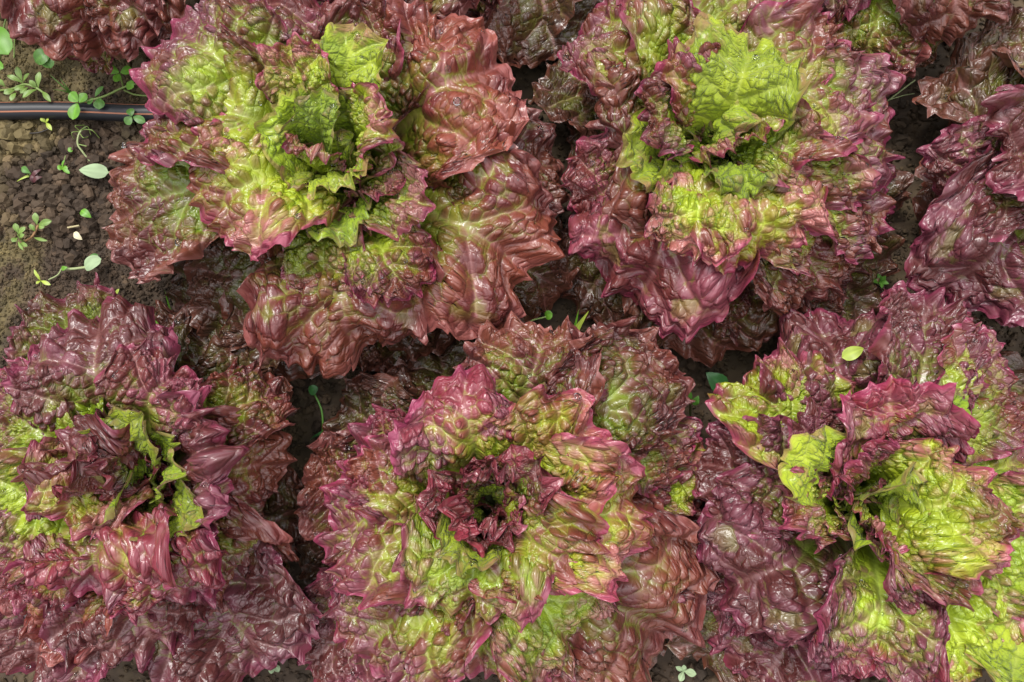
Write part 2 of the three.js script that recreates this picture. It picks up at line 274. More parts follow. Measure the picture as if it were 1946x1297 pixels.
// spec: [palette, half width px, heart px, heart py, heart h, mid px, mid py, mid h, tip px, tip py, tip h, options]
function lettuce(label, hx, hy, leaves, heart, seed, nd) {
  const base = P(hx, hy, 0.02).setY(0), root = thing('red_lettuce', label, 'lettuce', base, 'red leaf lettuces in the bed');
  const st = new THREE.CylinderGeometry(0.011, 0.016, 0.05, 14, 4); st.translate(0, 0.018, 0);
  mesh('stem', st, new THREE.MeshStandardMaterial({ color: new THREE.Color().setRGB(0.36, 0.40, 0.16), roughness: 0.6 }), root);
  for (const [pal, w, ax, ay, ah, bx, by, bh, tx, ty, th, opt] of leaves) {
    const up = (h) => h < 0.05 ? h : 0.05 + (h - 0.05) * 1.35, a = P(ax, ay, ah * 1.38), b = P(bx, by, up(bh)), t = P(tx, ty, up(th)), c0 = new THREE.Vector3(base.x, 0.022, base.z);
    const d = t.clone().sub(c0).setY(0).normalize(); for (const q of [a, b]) { const k = (q.x - c0.x) * d.x + (q.z - c0.z) * d.z; q.x = lerp(q.x, c0.x + d.x * k, 0.8); q.z = lerp(q.z, c0.z + d.z * k, 0.8); } c0.addScaledVector(d, 0.007);
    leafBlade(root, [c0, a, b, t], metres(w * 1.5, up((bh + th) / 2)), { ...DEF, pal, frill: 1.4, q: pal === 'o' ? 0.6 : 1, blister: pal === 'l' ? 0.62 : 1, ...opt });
  }
  const R = rng(seed);
  for (let i = 0; i < heart.n; i++) { // young leaves packed round the growing point
    const f = (i + 0.5) / heart.n, a = i * 2.4 + R() * 0.6 + (heart.a || 0), sc = heart.s || 1, r = (0.006 + 0.030 * f) * sc, hh = (0.092 + 0.045 * f + 0.014 * R()) * (heart.hs || 1), ca = Math.cos(a), sa = Math.sin(a);
    const hc = P(hx, hy, 0.08).setY(0), c0 = new THREE.Vector3(base.x + 0.004 * ca, 0.026, base.z + 0.004 * sa), at = (q, y) => new THREE.Vector3(lerp(base.x, hc.x, y / 0.08) + q * ca, y, lerp(base.z, hc.z, y / 0.08) + q * sa);
    leafBlade(root, [c0, at(r * 0.6, hh * 0.5), at(r * 1.05, hh * 0.88), at(r * 1.5 + 0.012 * R() * sc, hh * (1 - 0.06 * R()))], (0.017 + 0.020 * f) * sc, { ...DEF, pal: R() < (heart.red ?? 0.15) ? (heart.rp || 'y') : 'l', cup: 0.5 + 0.45 * R(), ruffle: 1.25, frill: 1.7, blister: 0.7, q: 0.72 });
  }
  drops(root, Math.round(nd * 1.7), seed + 5); return root;
}
// ---- upper left plant
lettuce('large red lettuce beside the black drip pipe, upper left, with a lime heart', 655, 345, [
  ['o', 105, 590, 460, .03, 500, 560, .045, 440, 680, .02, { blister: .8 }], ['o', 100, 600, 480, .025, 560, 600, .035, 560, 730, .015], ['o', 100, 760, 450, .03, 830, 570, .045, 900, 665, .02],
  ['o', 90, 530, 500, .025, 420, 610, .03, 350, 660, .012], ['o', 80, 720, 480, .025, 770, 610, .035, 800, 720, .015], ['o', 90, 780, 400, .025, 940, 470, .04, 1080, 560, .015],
  ['p', 105, 560, 230, .06, 440, 115, .11, 315, 45, .09, { cup: -.25 }],
  ['h', 75, 570, 320, .05, 400, 320, .08, 242, 315, .05, { cup: -.2, tint: .85 }],
  ['p', 105, 580, 260, .07, 450, 225, .108, 300, 195, .075, { ruffle: .8 }],
  ['b', 98, 540, 415, .05, 375, 440, .09, 212, 425, .05, { cup: -.25 }],
  ['b', 140, 740, 380, .05, 900, 450, .092, 1045, 545, .06, { cup: -.3 }],
  ['b', 88, 760, 330, .05, 920, 320, .085, 1068, 325, .055, { cup: -.2 }],
  ['b', 130, 750, 285, .05, 870, 215, .098, 975, 120, .075, { cup: -.15, warm: 1.1 }],
  ['m', 110, 640, 220, .05, 640, 80, .085, 640, -40, .06], ['b', 90, 690, 240, .05, 750, 120, .092, 790, 0, .08],
  ['b', 135, 690, 430, .06, 690, 570, .10, 680, 712, .062, { cup: -.3, warm: 1.08 }],
  ['h', 66, 635, 400, .06, 615, 480, .098, 625, 600, .09, { tint: .8 }],
  ['h', 112, 600, 352, .075, 490, 380, .115, 385, 428, .098, { cup: .1 }],
  ['h', 66, 690, 390, .06, 750, 425, .112, 835, 395, .12, { cup: .5 }], ['p', 62, 700, 400, .06, 745, 480, .11, 790, 590, .10, { cup: -.3 }],
  ['h', 55, 610, 250, .08, 560, 140, .118, 545, 55, .118], ['l', 78, 655, 260, .06, 675, 150, .115, 685, 42, .122, { cup: .4 }],
  ['l', 72, 630, 300, .06, 575, 260, .10, 510, 190, .12, { cup: .7 }], ['y', 68, 680, 310, .07, 715, 255, .122, 765, 225, .118, { cup: .2 }],
  ['l', 60, 690, 310, .08, 690, 325, .125, 655, 372, .122, { cup: -.4 }], ['h', 45, 690, 345, .07, 735, 350, .108, 775, 372, .108, { cup: -.3 }],
  ['l', 42, 655, 330, .07, 648, 250, .122, 625, 165, .13, { cup: .9 }], ['h', 42, 650, 330, .08, 615, 290, .125, 572, 305, .12, { cup: .3 }],
], { n: 9, s: .95, a: 1, red: .1 }, 11, 190);
// ---- upper middle-right plant
lettuce('red lettuce with the widest lime centre and lilac tips, upper right of the middle', 1330, 295, [
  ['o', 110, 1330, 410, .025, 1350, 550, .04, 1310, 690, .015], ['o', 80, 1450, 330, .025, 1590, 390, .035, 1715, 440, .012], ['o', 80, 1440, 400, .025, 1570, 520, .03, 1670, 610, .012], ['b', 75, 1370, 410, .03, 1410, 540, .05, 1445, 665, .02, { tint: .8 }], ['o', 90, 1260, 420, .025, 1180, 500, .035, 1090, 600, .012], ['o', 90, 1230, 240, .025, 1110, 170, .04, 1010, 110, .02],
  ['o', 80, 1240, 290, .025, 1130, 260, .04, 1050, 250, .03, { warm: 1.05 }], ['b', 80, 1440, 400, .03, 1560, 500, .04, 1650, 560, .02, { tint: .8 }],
  ['m', 132, 1290, 370, .05, 1250, 475, .088, 1195, 592, .055, { cup: -.3, warm: 1.1 }], ['m', 80, 1260, 345, .05, 1165, 405, .082, 1062, 412, .06, { cup: -.2 }],
  ['b', 150, 1270, 285, .06, 1195, 300, .10, 1125, 300, .07, { cup: -.45 }],
  ['b', 95, 1400, 380, .05, 1500, 470, .08, 1575, 590, .045, { cup: -.2 }], ['p', 100, 1410, 335, .05, 1560, 385, .088, 1690, 425, .05, { cup: -.2 }], ['h', 90, 1390, 350, .05, 1490, 410, .095, 1580, 480, .07],
  ['p', 112, 1390, 290, .05, 1545, 290, .10, 1718, 275, .07, { cup: -.1 }], ['p', 112, 1370, 265, .06, 1510, 205, .105, 1650, 165, .08],
  ['g', 72, 1380, 240, .05, 1470, 130, .10, 1545, 55, .085], ['h', 120, 1320, 215, .05, 1310, 60, .09, 1300, -60, .07], ['p', 95, 1290, 230, .05, 1190, 110, .10, 1105, 25, .072, { cup: -.2 }],
  ['h', 112, 1345, 335, .07, 1400, 420, .112, 1450, 522, .09, { cup: -.15 }], ['h', 74, 1310, 325, .07, 1280, 390, .118, 1300, 505, .098, { cup: -.5 }],
  ['l', 92, 1345, 265, .07, 1395, 150, .122, 1435, 40, .11, { cup: .1 }], ['p', 72, 1310, 260, .07, 1275, 165, .12, 1292, 68, .115, { cup: .1 }], ['p', 56, 1310, 285, .07, 1250, 225, .122, 1192, 245, .11, { cup: -.2 }],
  ['h', 60, 1370, 300, .07, 1470, 320, .11, 1550, 330, .10], ['y', 78, 1350, 300, .08, 1430, 290, .125, 1492, 265, .125, { cup: .1 }], ['l', 62, 1350, 290, .07, 1400, 240, .115, 1440, 190, .115, { cup: .2 }],
  ['l', 50, 1345, 315, .08, 1375, 345, .12, 1420, 380, .112, { cup: -.3 }],
], { n: 9, s: .95, a: 2.2, red: .2 }, 23, 150);
// ---- lower middle plant
lettuce('red lettuce in the lower middle, its dark crimson frilled heart open to view', 925, 955, [
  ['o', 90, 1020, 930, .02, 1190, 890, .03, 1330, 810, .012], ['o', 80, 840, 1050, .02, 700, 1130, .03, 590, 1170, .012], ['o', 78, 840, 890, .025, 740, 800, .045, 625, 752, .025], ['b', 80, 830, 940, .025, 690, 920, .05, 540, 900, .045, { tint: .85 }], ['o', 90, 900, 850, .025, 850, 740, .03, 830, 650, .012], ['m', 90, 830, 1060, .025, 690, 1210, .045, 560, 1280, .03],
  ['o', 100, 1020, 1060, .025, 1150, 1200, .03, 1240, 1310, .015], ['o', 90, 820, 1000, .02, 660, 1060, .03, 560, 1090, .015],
  ['b', 100, 970, 870, .05, 1055, 720, .095, 1040, 592, .07, { cup: -.15 }], ['b', 98, 985, 880, .05, 1125, 760, .10, 1285, 655, .072, { cup: -.2 }],
  ['p', 82, 1000, 900, .05, 1165, 815, .09, 1318, 785, .06, { cup: -.2 }], ['y', 60, 1010, 930, .04, 1220, 880, .072, 1348, 885, .058], ['m', 90, 1010, 955, .05, 1220, 970, .082, 1350, 1040, .05, { cup: -.2 }],
  ['b', 145, 1000, 1000, .05, 1190, 1100, .088, 1295, 1245, .05, { cup: -.25 }], ['h', 105, 935, 1020, .04, 915, 1190, .08, 900, 1320, .05],
  ['p', 112, 870, 995, .05, 750, 1130, .10, 665, 1275, .07, { cup: -.2 }], ['p', 108, 870, 950, .06, 740, 970, .105, 612, 1000, .085, { cup: -.1 }], ['g', 75, 870, 930, .05, 760, 870, .10, 670, 830, .08],
  ['h', 90, 970, 1000, .06, 1060, 1130, .10, 1115, 1275, .07], ['p', 56, 890, 1005, .06, 830, 1095, .105, 785, 1225, .09, { cup: .3 }],
  ['h', 105, 985, 930, .07, 1120, 930, .12, 1240, 985, .10], ['h', 85, 965, 905, .07, 1060, 835, .12, 1140, 790, .112, { warm: 1.1 }],
  ['g', 108, 915, 905, .07, 890, 800, .12, 878, 698, .105, { cup: -.1 }], ['y', 104, 935, 990, .07, 905, 1085, .12, 885, 1190, .102], ['h', 92, 960, 970, .08, 1040, 1030, .125, 1105, 1090, .115, { warm: 1.15 }],
  ['r', 52, 940, 915, .09, 940, 885, .13, 945, 850, .135, { cup: .2, frill: 2 }], ['r', 58, 880, 955, .09, 865, 975, .128, 845, 1010, .132, { cup: .3, frill: 2 }], ['r', 46, 905, 1000, .09, 900, 1015, .128, 905, 1040, .13, { cup: .3, frill: 2 }], ['h', 42, 985, 940, .09, 1000, 945, .128, 1018, 955, .13, { cup: .6, frill: 2 }], ['r', 46, 880, 920, .09, 868, 905, .12, 850, 890, .125, { cup: .3, frill: 2 }],
], { n: 12, s: .8, hs: 1.2, a: .3, red: .55, rp: 'r' }, 37, 190);
// ---- lower right plant
lettuce('red lettuce with magenta ruffled leaves, lower right corner', 1610, 945, [
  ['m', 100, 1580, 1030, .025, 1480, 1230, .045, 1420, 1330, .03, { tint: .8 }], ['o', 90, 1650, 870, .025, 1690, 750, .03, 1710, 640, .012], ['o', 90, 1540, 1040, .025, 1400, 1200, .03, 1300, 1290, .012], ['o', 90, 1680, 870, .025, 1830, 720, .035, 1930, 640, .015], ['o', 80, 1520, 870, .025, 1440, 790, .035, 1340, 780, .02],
  ['m', 102, 1600, 880, .04, 1560, 720, .078, 1535, 595, .05, { cup: -.2 }], ['m', 85, 1640, 880, .05, 1735, 720, .09, 1750, 560, .06], ['p', 85, 1650, 890, .05, 1765, 755, .092, 1895, 665, .06],
  ['y', 80, 1570, 915, .04, 1470, 790, .082, 1395, 715, .06], ['m', 84, 1565, 945, .05, 1440, 905, .09, 1325, 880, .06, { cup: -.2 }], ['m', 130, 1565, 975, .05, 1450, 1060, .098, 1360, 1125, .07, { cup: -.2 }], ['m', 60, 1560, 1020, .04, 1430, 1145, .062, 1325, 1150, .04],
  ['p', 92, 1690, 930, .05, 1850, 880, .085, 1990, 850, .06], ['y', 92, 1690, 955, .05, 1880, 1010, .09, 2030, 1060, .07], ['l', 84, 1650, 910, .05, 1765, 835, .092, 1880, 800, .07, { blister: 1.2 }],
  ['y', 92, 1660, 1000, .05, 1790, 1180, .092, 1850, 1330, .07], ['l', 90, 1680, 990, .05, 1890, 1180, .09, 2050, 1300, .07], ['g', 88, 1600, 1000, .06, 1610, 1150, .11, 1610, 1300, .08],
  ['h', 86, 1655, 965, .07, 1770, 1040, .12, 1880, 1110, .105, { warm: 1.1 }], ['y', 90, 1655, 930, .07, 1785, 930, .12, 1900, 955, .11], ['g', 68, 1630, 985, .06, 1680, 1075, .12, 1745, 1160, .10],
  ['g', 104, 1612, 900, .06, 1640, 800, .12, 1660, 695, .11], ['p', 62, 1590, 940, .06, 1510, 915, .12, 1460, 965, .11, { cup: -.3 }], ['m', 60, 1590, 920, .06, 1530, 850, .11, 1490, 790, .10],
  ['g', 50, 1620, 920, .08, 1635, 880, .125, 1630, 840, .128, { cup: -.3 }], ['h', 46, 1630, 960, .08, 1650, 1000, .125, 1680, 1040, .12],
], { n: 11, s: .88, hs: 1.1, a: .8, red: .3 }, 41, 110);
// ---- lower left plant
lettuce('red lettuce in the lower left corner, maroon leaves round a crimson frill', 285, 905, [
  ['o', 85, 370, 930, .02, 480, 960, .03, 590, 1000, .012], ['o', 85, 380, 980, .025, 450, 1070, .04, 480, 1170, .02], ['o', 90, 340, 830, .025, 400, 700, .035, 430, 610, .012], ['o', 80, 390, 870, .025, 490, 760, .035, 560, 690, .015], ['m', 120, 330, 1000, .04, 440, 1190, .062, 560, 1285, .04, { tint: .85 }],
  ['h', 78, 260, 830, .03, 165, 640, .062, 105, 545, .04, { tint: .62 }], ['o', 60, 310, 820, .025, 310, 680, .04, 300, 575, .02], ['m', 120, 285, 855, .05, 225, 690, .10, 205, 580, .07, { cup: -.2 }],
  ['y', 82, 265, 880, .05, 160, 765, .085, 55, 690, .06, { blister: 1.2 }], ['p', 72, 255, 890, .05, 110, 800, .09, -20, 735, .07],
  ['b', 62, 335, 870, .05, 450, 775, .082, 545, 745, .055, { warm: 1.12 }], ['b', 92, 345, 910, .04, 450, 900, .078, 545, 880, .05], ['b', 85, 340, 950, .04, 455, 1010, .078, 500, 1100, .04],
  ['h', 84, 255, 925, .05, 90, 985, .10, -40, 1030, .08], ['g', 75, 260, 955, .05, 110, 1090, .095, 0, 1140, .08], ['b', 90, 270, 990, .05, 180, 1155, .085, 80, 1235, .07, { warm: 1.15 }], ['m', 105, 255, 1010, .04, 120, 1235, .075, 40, 1315, .06], ['m', 105, 305, 985, .05, 335, 1150, .082, 310, 1262, .06],
  ['m', 96, 305, 880, .06, 240, 800, .12, 115, 840, .10, { cup: -.15 }], ['m', 72, 315, 880, .06, 335, 780, .12, 365, 680, .10, { cup: -.1 }], ['m', 118, 325, 890, .06, 385, 835, .12, 445, 850, .10, { cup: -.35 }],
  ['g', 98, 320, 945, .06, 370, 1045, .115, 385, 1150, .09, { cup: -.1 }], ['g', 105, 295, 945, .06, 270, 1040, .12, 205, 1140, .10, { cup: -.1 }], ['h', 88, 280, 910, .06, 175, 960, .115, 100, 1015, .11], ['p', 60, 320, 930, .06, 390, 960, .11, 440, 990, .095], ['r', 52, 265, 905, .08, 215, 905, .13, 160, 890, .13, { cup: .2, frill: 2, tint: .8 }],
], { n: 12, s: .85, hs: 1.15, a: 1.5, red: .3, rp: 'r' }, 53, 190);
// ---- plants cut by the frame
lettuce('dark maroon lettuce cut off by the right edge', 2040, 290, [
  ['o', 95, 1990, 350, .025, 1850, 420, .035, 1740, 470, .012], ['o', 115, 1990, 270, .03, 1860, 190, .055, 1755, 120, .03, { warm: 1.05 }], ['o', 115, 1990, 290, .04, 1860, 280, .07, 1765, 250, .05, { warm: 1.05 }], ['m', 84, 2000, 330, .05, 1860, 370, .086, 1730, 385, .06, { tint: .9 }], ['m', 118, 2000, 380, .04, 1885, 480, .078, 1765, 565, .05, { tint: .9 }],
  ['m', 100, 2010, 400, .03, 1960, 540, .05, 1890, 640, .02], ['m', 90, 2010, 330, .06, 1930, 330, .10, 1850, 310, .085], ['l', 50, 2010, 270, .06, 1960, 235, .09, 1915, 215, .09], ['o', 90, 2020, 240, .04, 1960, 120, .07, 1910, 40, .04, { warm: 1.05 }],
], { n: 4 }, 61, 40);
lettuce('bronze lettuce hanging into the top edge, towards the right corner', 1710, -190, [
  ['b', 110, 1710, -140, .06, 1755, -20, .086, 1790, 88, .06, { tint: .9 }], ['o', 52, 1690, -110, .03, 1688, 50, .055, 1700, 165, .025, { tint: 1.3 }], ['b', 70, 1680, -120, .04, 1605, 30, .065, 1615, 200, .035, { tint: .9 }], ['m', 80, 1650, -150, .05, 1560, -60, .07, 1480, 20, .05],
], { n: 2 }, 67, 24);
lettuce('dark lettuce in the shade at the top edge, between the two green-hearted ones', 960, -220, [
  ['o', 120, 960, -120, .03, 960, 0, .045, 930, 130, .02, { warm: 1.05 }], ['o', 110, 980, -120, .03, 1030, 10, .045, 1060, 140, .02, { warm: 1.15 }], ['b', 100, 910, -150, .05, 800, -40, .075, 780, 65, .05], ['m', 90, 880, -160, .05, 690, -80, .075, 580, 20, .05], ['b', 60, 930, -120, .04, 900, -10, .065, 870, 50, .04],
], { n: 2 }, 71, 24);
lettuce('rusty brown lettuce hanging over the soil in the top left corner', 260, -200, [
  ['b', 112, 260, -140, .05, 210, -30, .08, 190, 112, .05, { warm: 1.1 }], ['y', 40, 250, -100, .03, 200, 40, .05, 185, 140, .03, { tint: .75 }], ['m', 80, 240, -150, .05, 110, -60, .075, 20, 5, .05], ['b', 90, 290, -130, .05, 300, -20, .075, 290, 90, .05],
], { n: 2 }, 73, 24);

// ---------------------------------------------------------------- drip pipe
{
  const y0 = 0.0085, pts = []; for (let i = 0; i <= 14; i++) { const px = -420 + i * 84; pts.push(P(px, 208 + (px + 100) * 0.016 + 1.5 * Math.sin(i * 1.7), y0 + 0.0012 * Math.sin(i * 0.9))); }
  const base = pts[0].clone().setY(0), c = new THREE.CatmullRomCurve3(pts.map((p) => p.clone().sub(base)));
  const pipe = thing('drip_pipe', 'black plastic drip irrigation pipe with orange stripes lying on the soil', 'pipe', base);
  mesh('pipe_body', new THREE.TubeGeometry(c, 120, 0.0071, 28), new THREE.MeshPhysicalMaterial({ color: new THREE.Color().setRGB(0.014, 0.015, 0.019), roughness: 0.42, bumpMap: null }), pipe);
  const om = new THREE.MeshStandardMaterial({ color: new THREE.Color().setRGB(0.36, 0.14, 0.075), roughness: 0.55 });
  for (const a0 of [1.13, 2.4]) { // angle round the pipe, from the south side over the top
    const n = 120, p = [], idx = [];
    for (let i = 0; i <= n; i++) { const q = c.getPointAt(i / n), t = c.getTangentAt(i / n), s = new THREE.Vector3(-t.z, 0, t.x).normalize(); for (let k = 0; k < 4; k++) { const a = a0 + (k - 1.5) * 0.055, r = 0.00722; p.push(q.x + s.x * Math.cos(a) * r, q.y + Math.sin(a) * r, q.z + s.z * Math.cos(a) * r); } if (i < n) for (let k = 0; k < 3; k++) { const v = i * 4 + k; idx.push(v, v + 4, v + 1, v + 1, v + 4, v + 5); } }
    const g = new THREE.BufferGeometry(); g.setAttribute('position', new THREE.Float32BufferAttribute(p, 3)); g.setIndex(idx); g.computeVertexNormals(); mesh('stripe', g, om, pipe);
  }
}
// ---------------------------------------------------------------- weeds, seedlings and litter
const lin = (r, g, b) => new THREE.Color().setRGB(r, g, b);
const green = (r, g, b, o = {}) => new THREE.MeshPhysicalMaterial({ color: lin(r, g, b), roughness: 0.45, side: THREE.DoubleSide, vertexColors: true, ...o });
const GM = { bright: green(0.11, 0.27, 0.018), mid: green(0.068, 0.175, 0.022), deep: green(0.022, 0.085, 0.02), purslane: green(0.15, 0.24, 0.045), pale: green(0.29, 0.38, 0.21, { roughness: 0.7 }), yellow: green(0.34, 0.42, 0.06), straw: green(0.45, 0.38, 0.2), cream: green(0.62, 0.55, 0.36), brown: green(0.12, 0.055, 0.03), stalk: green(0.2, 0.28, 0.07), stalkPale: green(0.33, 0.38, 0.17), root: green(0.03, 0.022, 0.016), wine: green(0.075, 0.02, 0.022), violet: green(0.40, 0.26, 0.62) };
const SHAPES = {
  ovate: (u) => Math.pow(Math.sin(Math.PI * Math.pow(u, 0.72)), 0.75), spat: (u) => Math.pow(Math.sin(Math.PI * Math.pow(u, 1.5)), 0.8) * 0.92 + 0.08 * (1 - u), round: (u) => Math.sqrt(Math.max(0, 1 - Math.pow(2 * u - 1, 2))),
  blade: (u) => (1 - u) * 0.75 + 0.25 * Math.sqrt(Math.max(0, 1 - u)), notch: (u) => Math.pow(Math.sin(Math.PI * Math.pow(u, 1.25)), 0.62), tooth: (u) => Math.pow(Math.sin(Math.PI * Math.pow(u, 0.66)), 0.85) * (1 + 0.16 * Math.abs(((u * 6) % 1) - 0.5)),
};
let wseed = 900;
function weedLeaf(root, m, shape, wpx, x0, y0, h0, x1, y1, h1, arch = 0.16) {
  const R = rng(wseed++), a = P(x0, y0, h0), b = P(x1, y1, h1), L = a.distanceTo(b), w = metres(wpx, (h0 + h1) / 2) / 2, T = b.clone().sub(a).normalize(), Bv = new THREE.Vector3(-T.z, (R() - 0.5) * 0.5, T.x).normalize(), N = Bv.clone().cross(T).normalize();
  const nu = shape === 'tooth' ? 18 : 10, nv = 6, pos = [], idx = [], col = [], fold = 0.25 * (R() - 0.3);
  for (let j = 0; j <= nu; j++) for (let i = 0; i <= nv; i++) {
    const u = j / nu, v = i / nv * 2 - 1, x = v * w * SHAPES[shape](u), z = L * arch * Math.sin(Math.PI * u) * 0.8 + Math.abs(x) * fold + w * 0.10 * (vnoise(u * 5, v * 2, wseed) - 0.5) - 0.05 * w * (i === 3 ? 1 : 0), p = a.clone().addScaledVector(T, L * u).addScaledVector(Bv, x).addScaledVector(N, z).sub(root.position);
    pos.push(p.x, p.y, p.z); const k = (0.8 + 0.4 * vnoise(u * 4, v * 3, wseed)) * (i === 3 ? 1.25 : 1); col.push(k, k, k);
    if (i < nv && j < nu) { const q = j * (nv + 1) + i; idx.push(q, q + 1, q + nv + 1, q + 1, q + nv + 2, q + nv + 1); }
  }
  const g = new THREE.BufferGeometry(); g.setAttribute('position', new THREE.Float32BufferAttribute(pos, 3)); g.setAttribute('color', new THREE.Float32BufferAttribute(col, 3)); g.setIndex(idx); g.computeVertexNormals();
  return mesh(shape === 'blade' ? 'grass_blade' : 'leaf', g, m, root);
}
function stalk(root, m, rmm, ...p) { // p: px, py, h triples
  const v = []; for (let i = 0; i < p.length; i += 3) v.push(P(p[i], p[i + 1], p[i + 2]).sub(root.position));
  const g = new THREE.TubeGeometry(new THREE.CatmullRomCurve3(v), 14, rmm / 1000, 6); g.setAttribute('color', new THREE.Float32BufferAttribute(new Float32Array(g.attributes.position.count * 3).fill(1), 3)); return mesh('stem', g, m, root);
}
function weed(name, label, category, px, py, build, group) { const o = thing(name, label, category, P(px, py, 0), group); build(o); return o; }
weed('broadleaf_weed', 'bright round-leaved weed cut off by the left edge of the picture', 'weed', 0, 120, (o) => { weedLeaf(o, GM.bright, 'round', 44, -16, 52, .03, 16, 104, .034); weedLeaf(o, GM.bright, 'round', 20, -12, 118, .02, 6, 130, .022); weedLeaf(o, GM.mid, 'ovate', 24, -20, 30, .02, 4, 12, .025); stalk(o, GM.stalk, .9, -4, 122, 0, 0, 90, .02, -8, 62, .029); stalk(o, GM.stalk, .8, 0, 110, .004, 8, 45, .015, 26, -10, .02); });
weed('broadleaf_weed', 'weed with paired rounded leaves at the top edge above the pipe', 'weed', 50, 30, (o) => { weedLeaf(o, GM.mid, 'round', 26, 60, 30, .02, 84, 8, .024); weedLeaf(o, GM.mid, 'round', 24, 56, 26, .02, 40, -4, .024); weedLeaf(o, GM.deep, 'ovate', 22, 40, 30, .012, 22, 52, .01); stalk(o, GM.stalk, .7, 50, 34, 0, 58, 28, .02); stalk(o, GM.stalk, .6, 50, 34, .002, 30, 60, .006, 26, 110, .001); });
weed('broadleaf_weed', 'dark green weed with pointed oval leaves in the shade above the pipe', 'weed', 98, 100, (o) => { weedLeaf(o, GM.mid, 'ovate', 30, 100, 66, .018, 140, 88, .016); weedLeaf(o, GM.mid, 'ovate', 28, 92, 78, .014, 106, 112, .012); weedLeaf(o, GM.mid, 'round', 32, 92, 100, .01, 66, 118, .009); weedLeaf(o, GM.mid, 'round', 26, 84, 104, .008, 96, 130, .007); weedLeaf(o, GM.deep, 'ovate', 26, 88, 62, .014, 60, 82, .01); weedLeaf(o, GM.deep, 'ovate', 24, 106, 62, .014, 122, 44, .012); stalk(o, GM.stalk, .7, 92, 96, 0, 94, 84, .01, 100, 68, .016); });
weed('purslane_sprig', 'fleshy purslane sprig with paddle leaves above the left end of the pipe', 'weed', 45, 165, (o) => { const L = [[44, 158, 12, 143, 11], [42, 155, 31, 126, 13], [44, 156, 55, 139, 9], [48, 163, 26, 171, 11], [52, 166, 38, 178, 10], [70, 168, 55, 152, 11], [72, 167, 75, 136, 13], [70, 170, 42, 186, 13], [80, 174, 96, 194, 11], [28, 172, 6, 178, 13], [30, 176, 20, 192, 11], [10, 165, -4, 150, 10]]; for (const [a, b, c, d, w] of L) weedLeaf(o, GM.purslane, 'spat', w, a, b, .012, c, d, .016); stalk(o, GM.stalk, .9, 0, 172, 0, 26, 168, .008, 46, 160, .012, 70, 168, .012, 84, 178, .011); });
weed('clover', 'clover with leaflets draped over the pipe, its stalk reaching right', 'clover', 228, 168, (o) => { for (const [a, b, c, d, w] of [[148, 194, 132, 176, 22], [150, 195, 164, 178, 22], [147, 196, 138, 228, 28]]) weedLeaf(o, GM.bright, 'notch', w, a, b, .021, c, d, .021, .08); for (const [a, b, c, d, w] of [[188, 186, 188, 208, 22], [180, 184, 196, 164, 12], [176, 186, 166, 198, 14]]) weedLeaf(o, GM.mid, 'notch', w, a, b, .019, c, d, .02, .08); stalk(o, GM.stalk, .9, 290, 154, .012, 240, 164, .014, 195, 184, .018, 150, 195, .02); });
weed('clover', 'three-leaved clover standing on the soil just above the pipe', 'clover', 236, 172, (o) => { for (const [a, b, c, d, w] of [[226, 138, 200, 128, 18], [228, 138, 250, 130, 18], [227, 140, 218, 156, 16], [240, 158, 254, 166, 20]]) weedLeaf(o, GM.bright, 'notch', w, a, b, .02, c, d, .022, .08); stalk(o, GM.stalk, .7, 236, 172, .002, 232, 158, .012, 227, 140, .02); stalk(o, GM.stalk, .7, 236, 172, .003, 256, 180, .008, 292, 183, .008); });
weed('clover', 'small clover at the right end of the bare pipe', 'clover', 254, 232, (o) => { for (const [a, b, c, d, w] of [[250, 222, 238, 236, 18], [250, 221, 246, 206, 16], [252, 222, 276, 232, 16]]) weedLeaf(o, GM.mid, 'notch', w, a, b, .019, c, d, .018, .08); stalk(o, GM.stalk, .7, 254, 236, 0, 251, 222, .018); });
weed('grass_tuft', 'thin grass blades between the purslane and the clover', 'grass', 135, 178, (o) => { for (const [c, d] of [[92, 140], [104, 152], [98, 170], [112, 146]]) weedLeaf(o, GM.mid, 'blade', 4, 135, 178, .002, c, d, .014, .12); });
weed('seedling', 'tiny seedling just below the middle of the pipe', 'seedling', 88, 240, (o) => { for (const [c, d, w] of [[76, 223, 9], [98, 248, 9], [92, 226, 7]]) weedLeaf(o, GM.yellow, 'spat', w, 87, 233, .006, c, d, .009); stalk(o, GM.stalk, .5, 88, 240, 0, 87, 233, .006); });
weed('wilted_weed', 'pulled wilted weed with curled pale threads below the pipe', 'weed', 150, 275, (o) => { stalk(o, GM.stalkPale, .8, 170, 306, .002, 156, 288, .006, 147, 274, .008, 151, 252, .009, 162, 242, .008); stalk(o, GM.stalk, .5, 147, 274, .008, 164, 278, .007); for (const q of [[151, 250, 136, 252, 140, 264], [151, 249, 165, 240, 172, 256], [150, 248, 142, 240, 160, 238], [156, 246, 175, 248, 188, 262], [150, 252, 158, 262, 168, 260]]) stalk(o, GM.stalk, .4, q[0], q[1], .009, q[2], q[3], .012, q[4], q[5], .005); weedLeaf(o, GM.bright, 'round', 10, 138, 284, .005, 128, 286, .006); });
weed('fallen_leaf', 'pale grey-green fallen leaf with its stalk, lying on bare soil', 'leaf', 190, 330, (o) => { weedLeaf(o, GM.pale, 'ovate', 30, 206, 328, .007, 149, 323, .007, .05); stalk(o, GM.stalkPale, .8, 206, 328, .007, 220, 325, .006, 232, 323, .005); });
weed('seedling', 'two-leaved seedling by a dark red fragment on the left', 'seedling', 40, 340, (o) => { weedLeaf(o, GM.mid, 'spat', 14, 58, 330, .008, 40, 318, .009); weedLeaf(o, GM.yellow, 'blade', 5, 54, 334, .005, 30, 346, .004); stalk(o, GM.stalk, .5, 52, 338, 0, 58, 330, .007); });
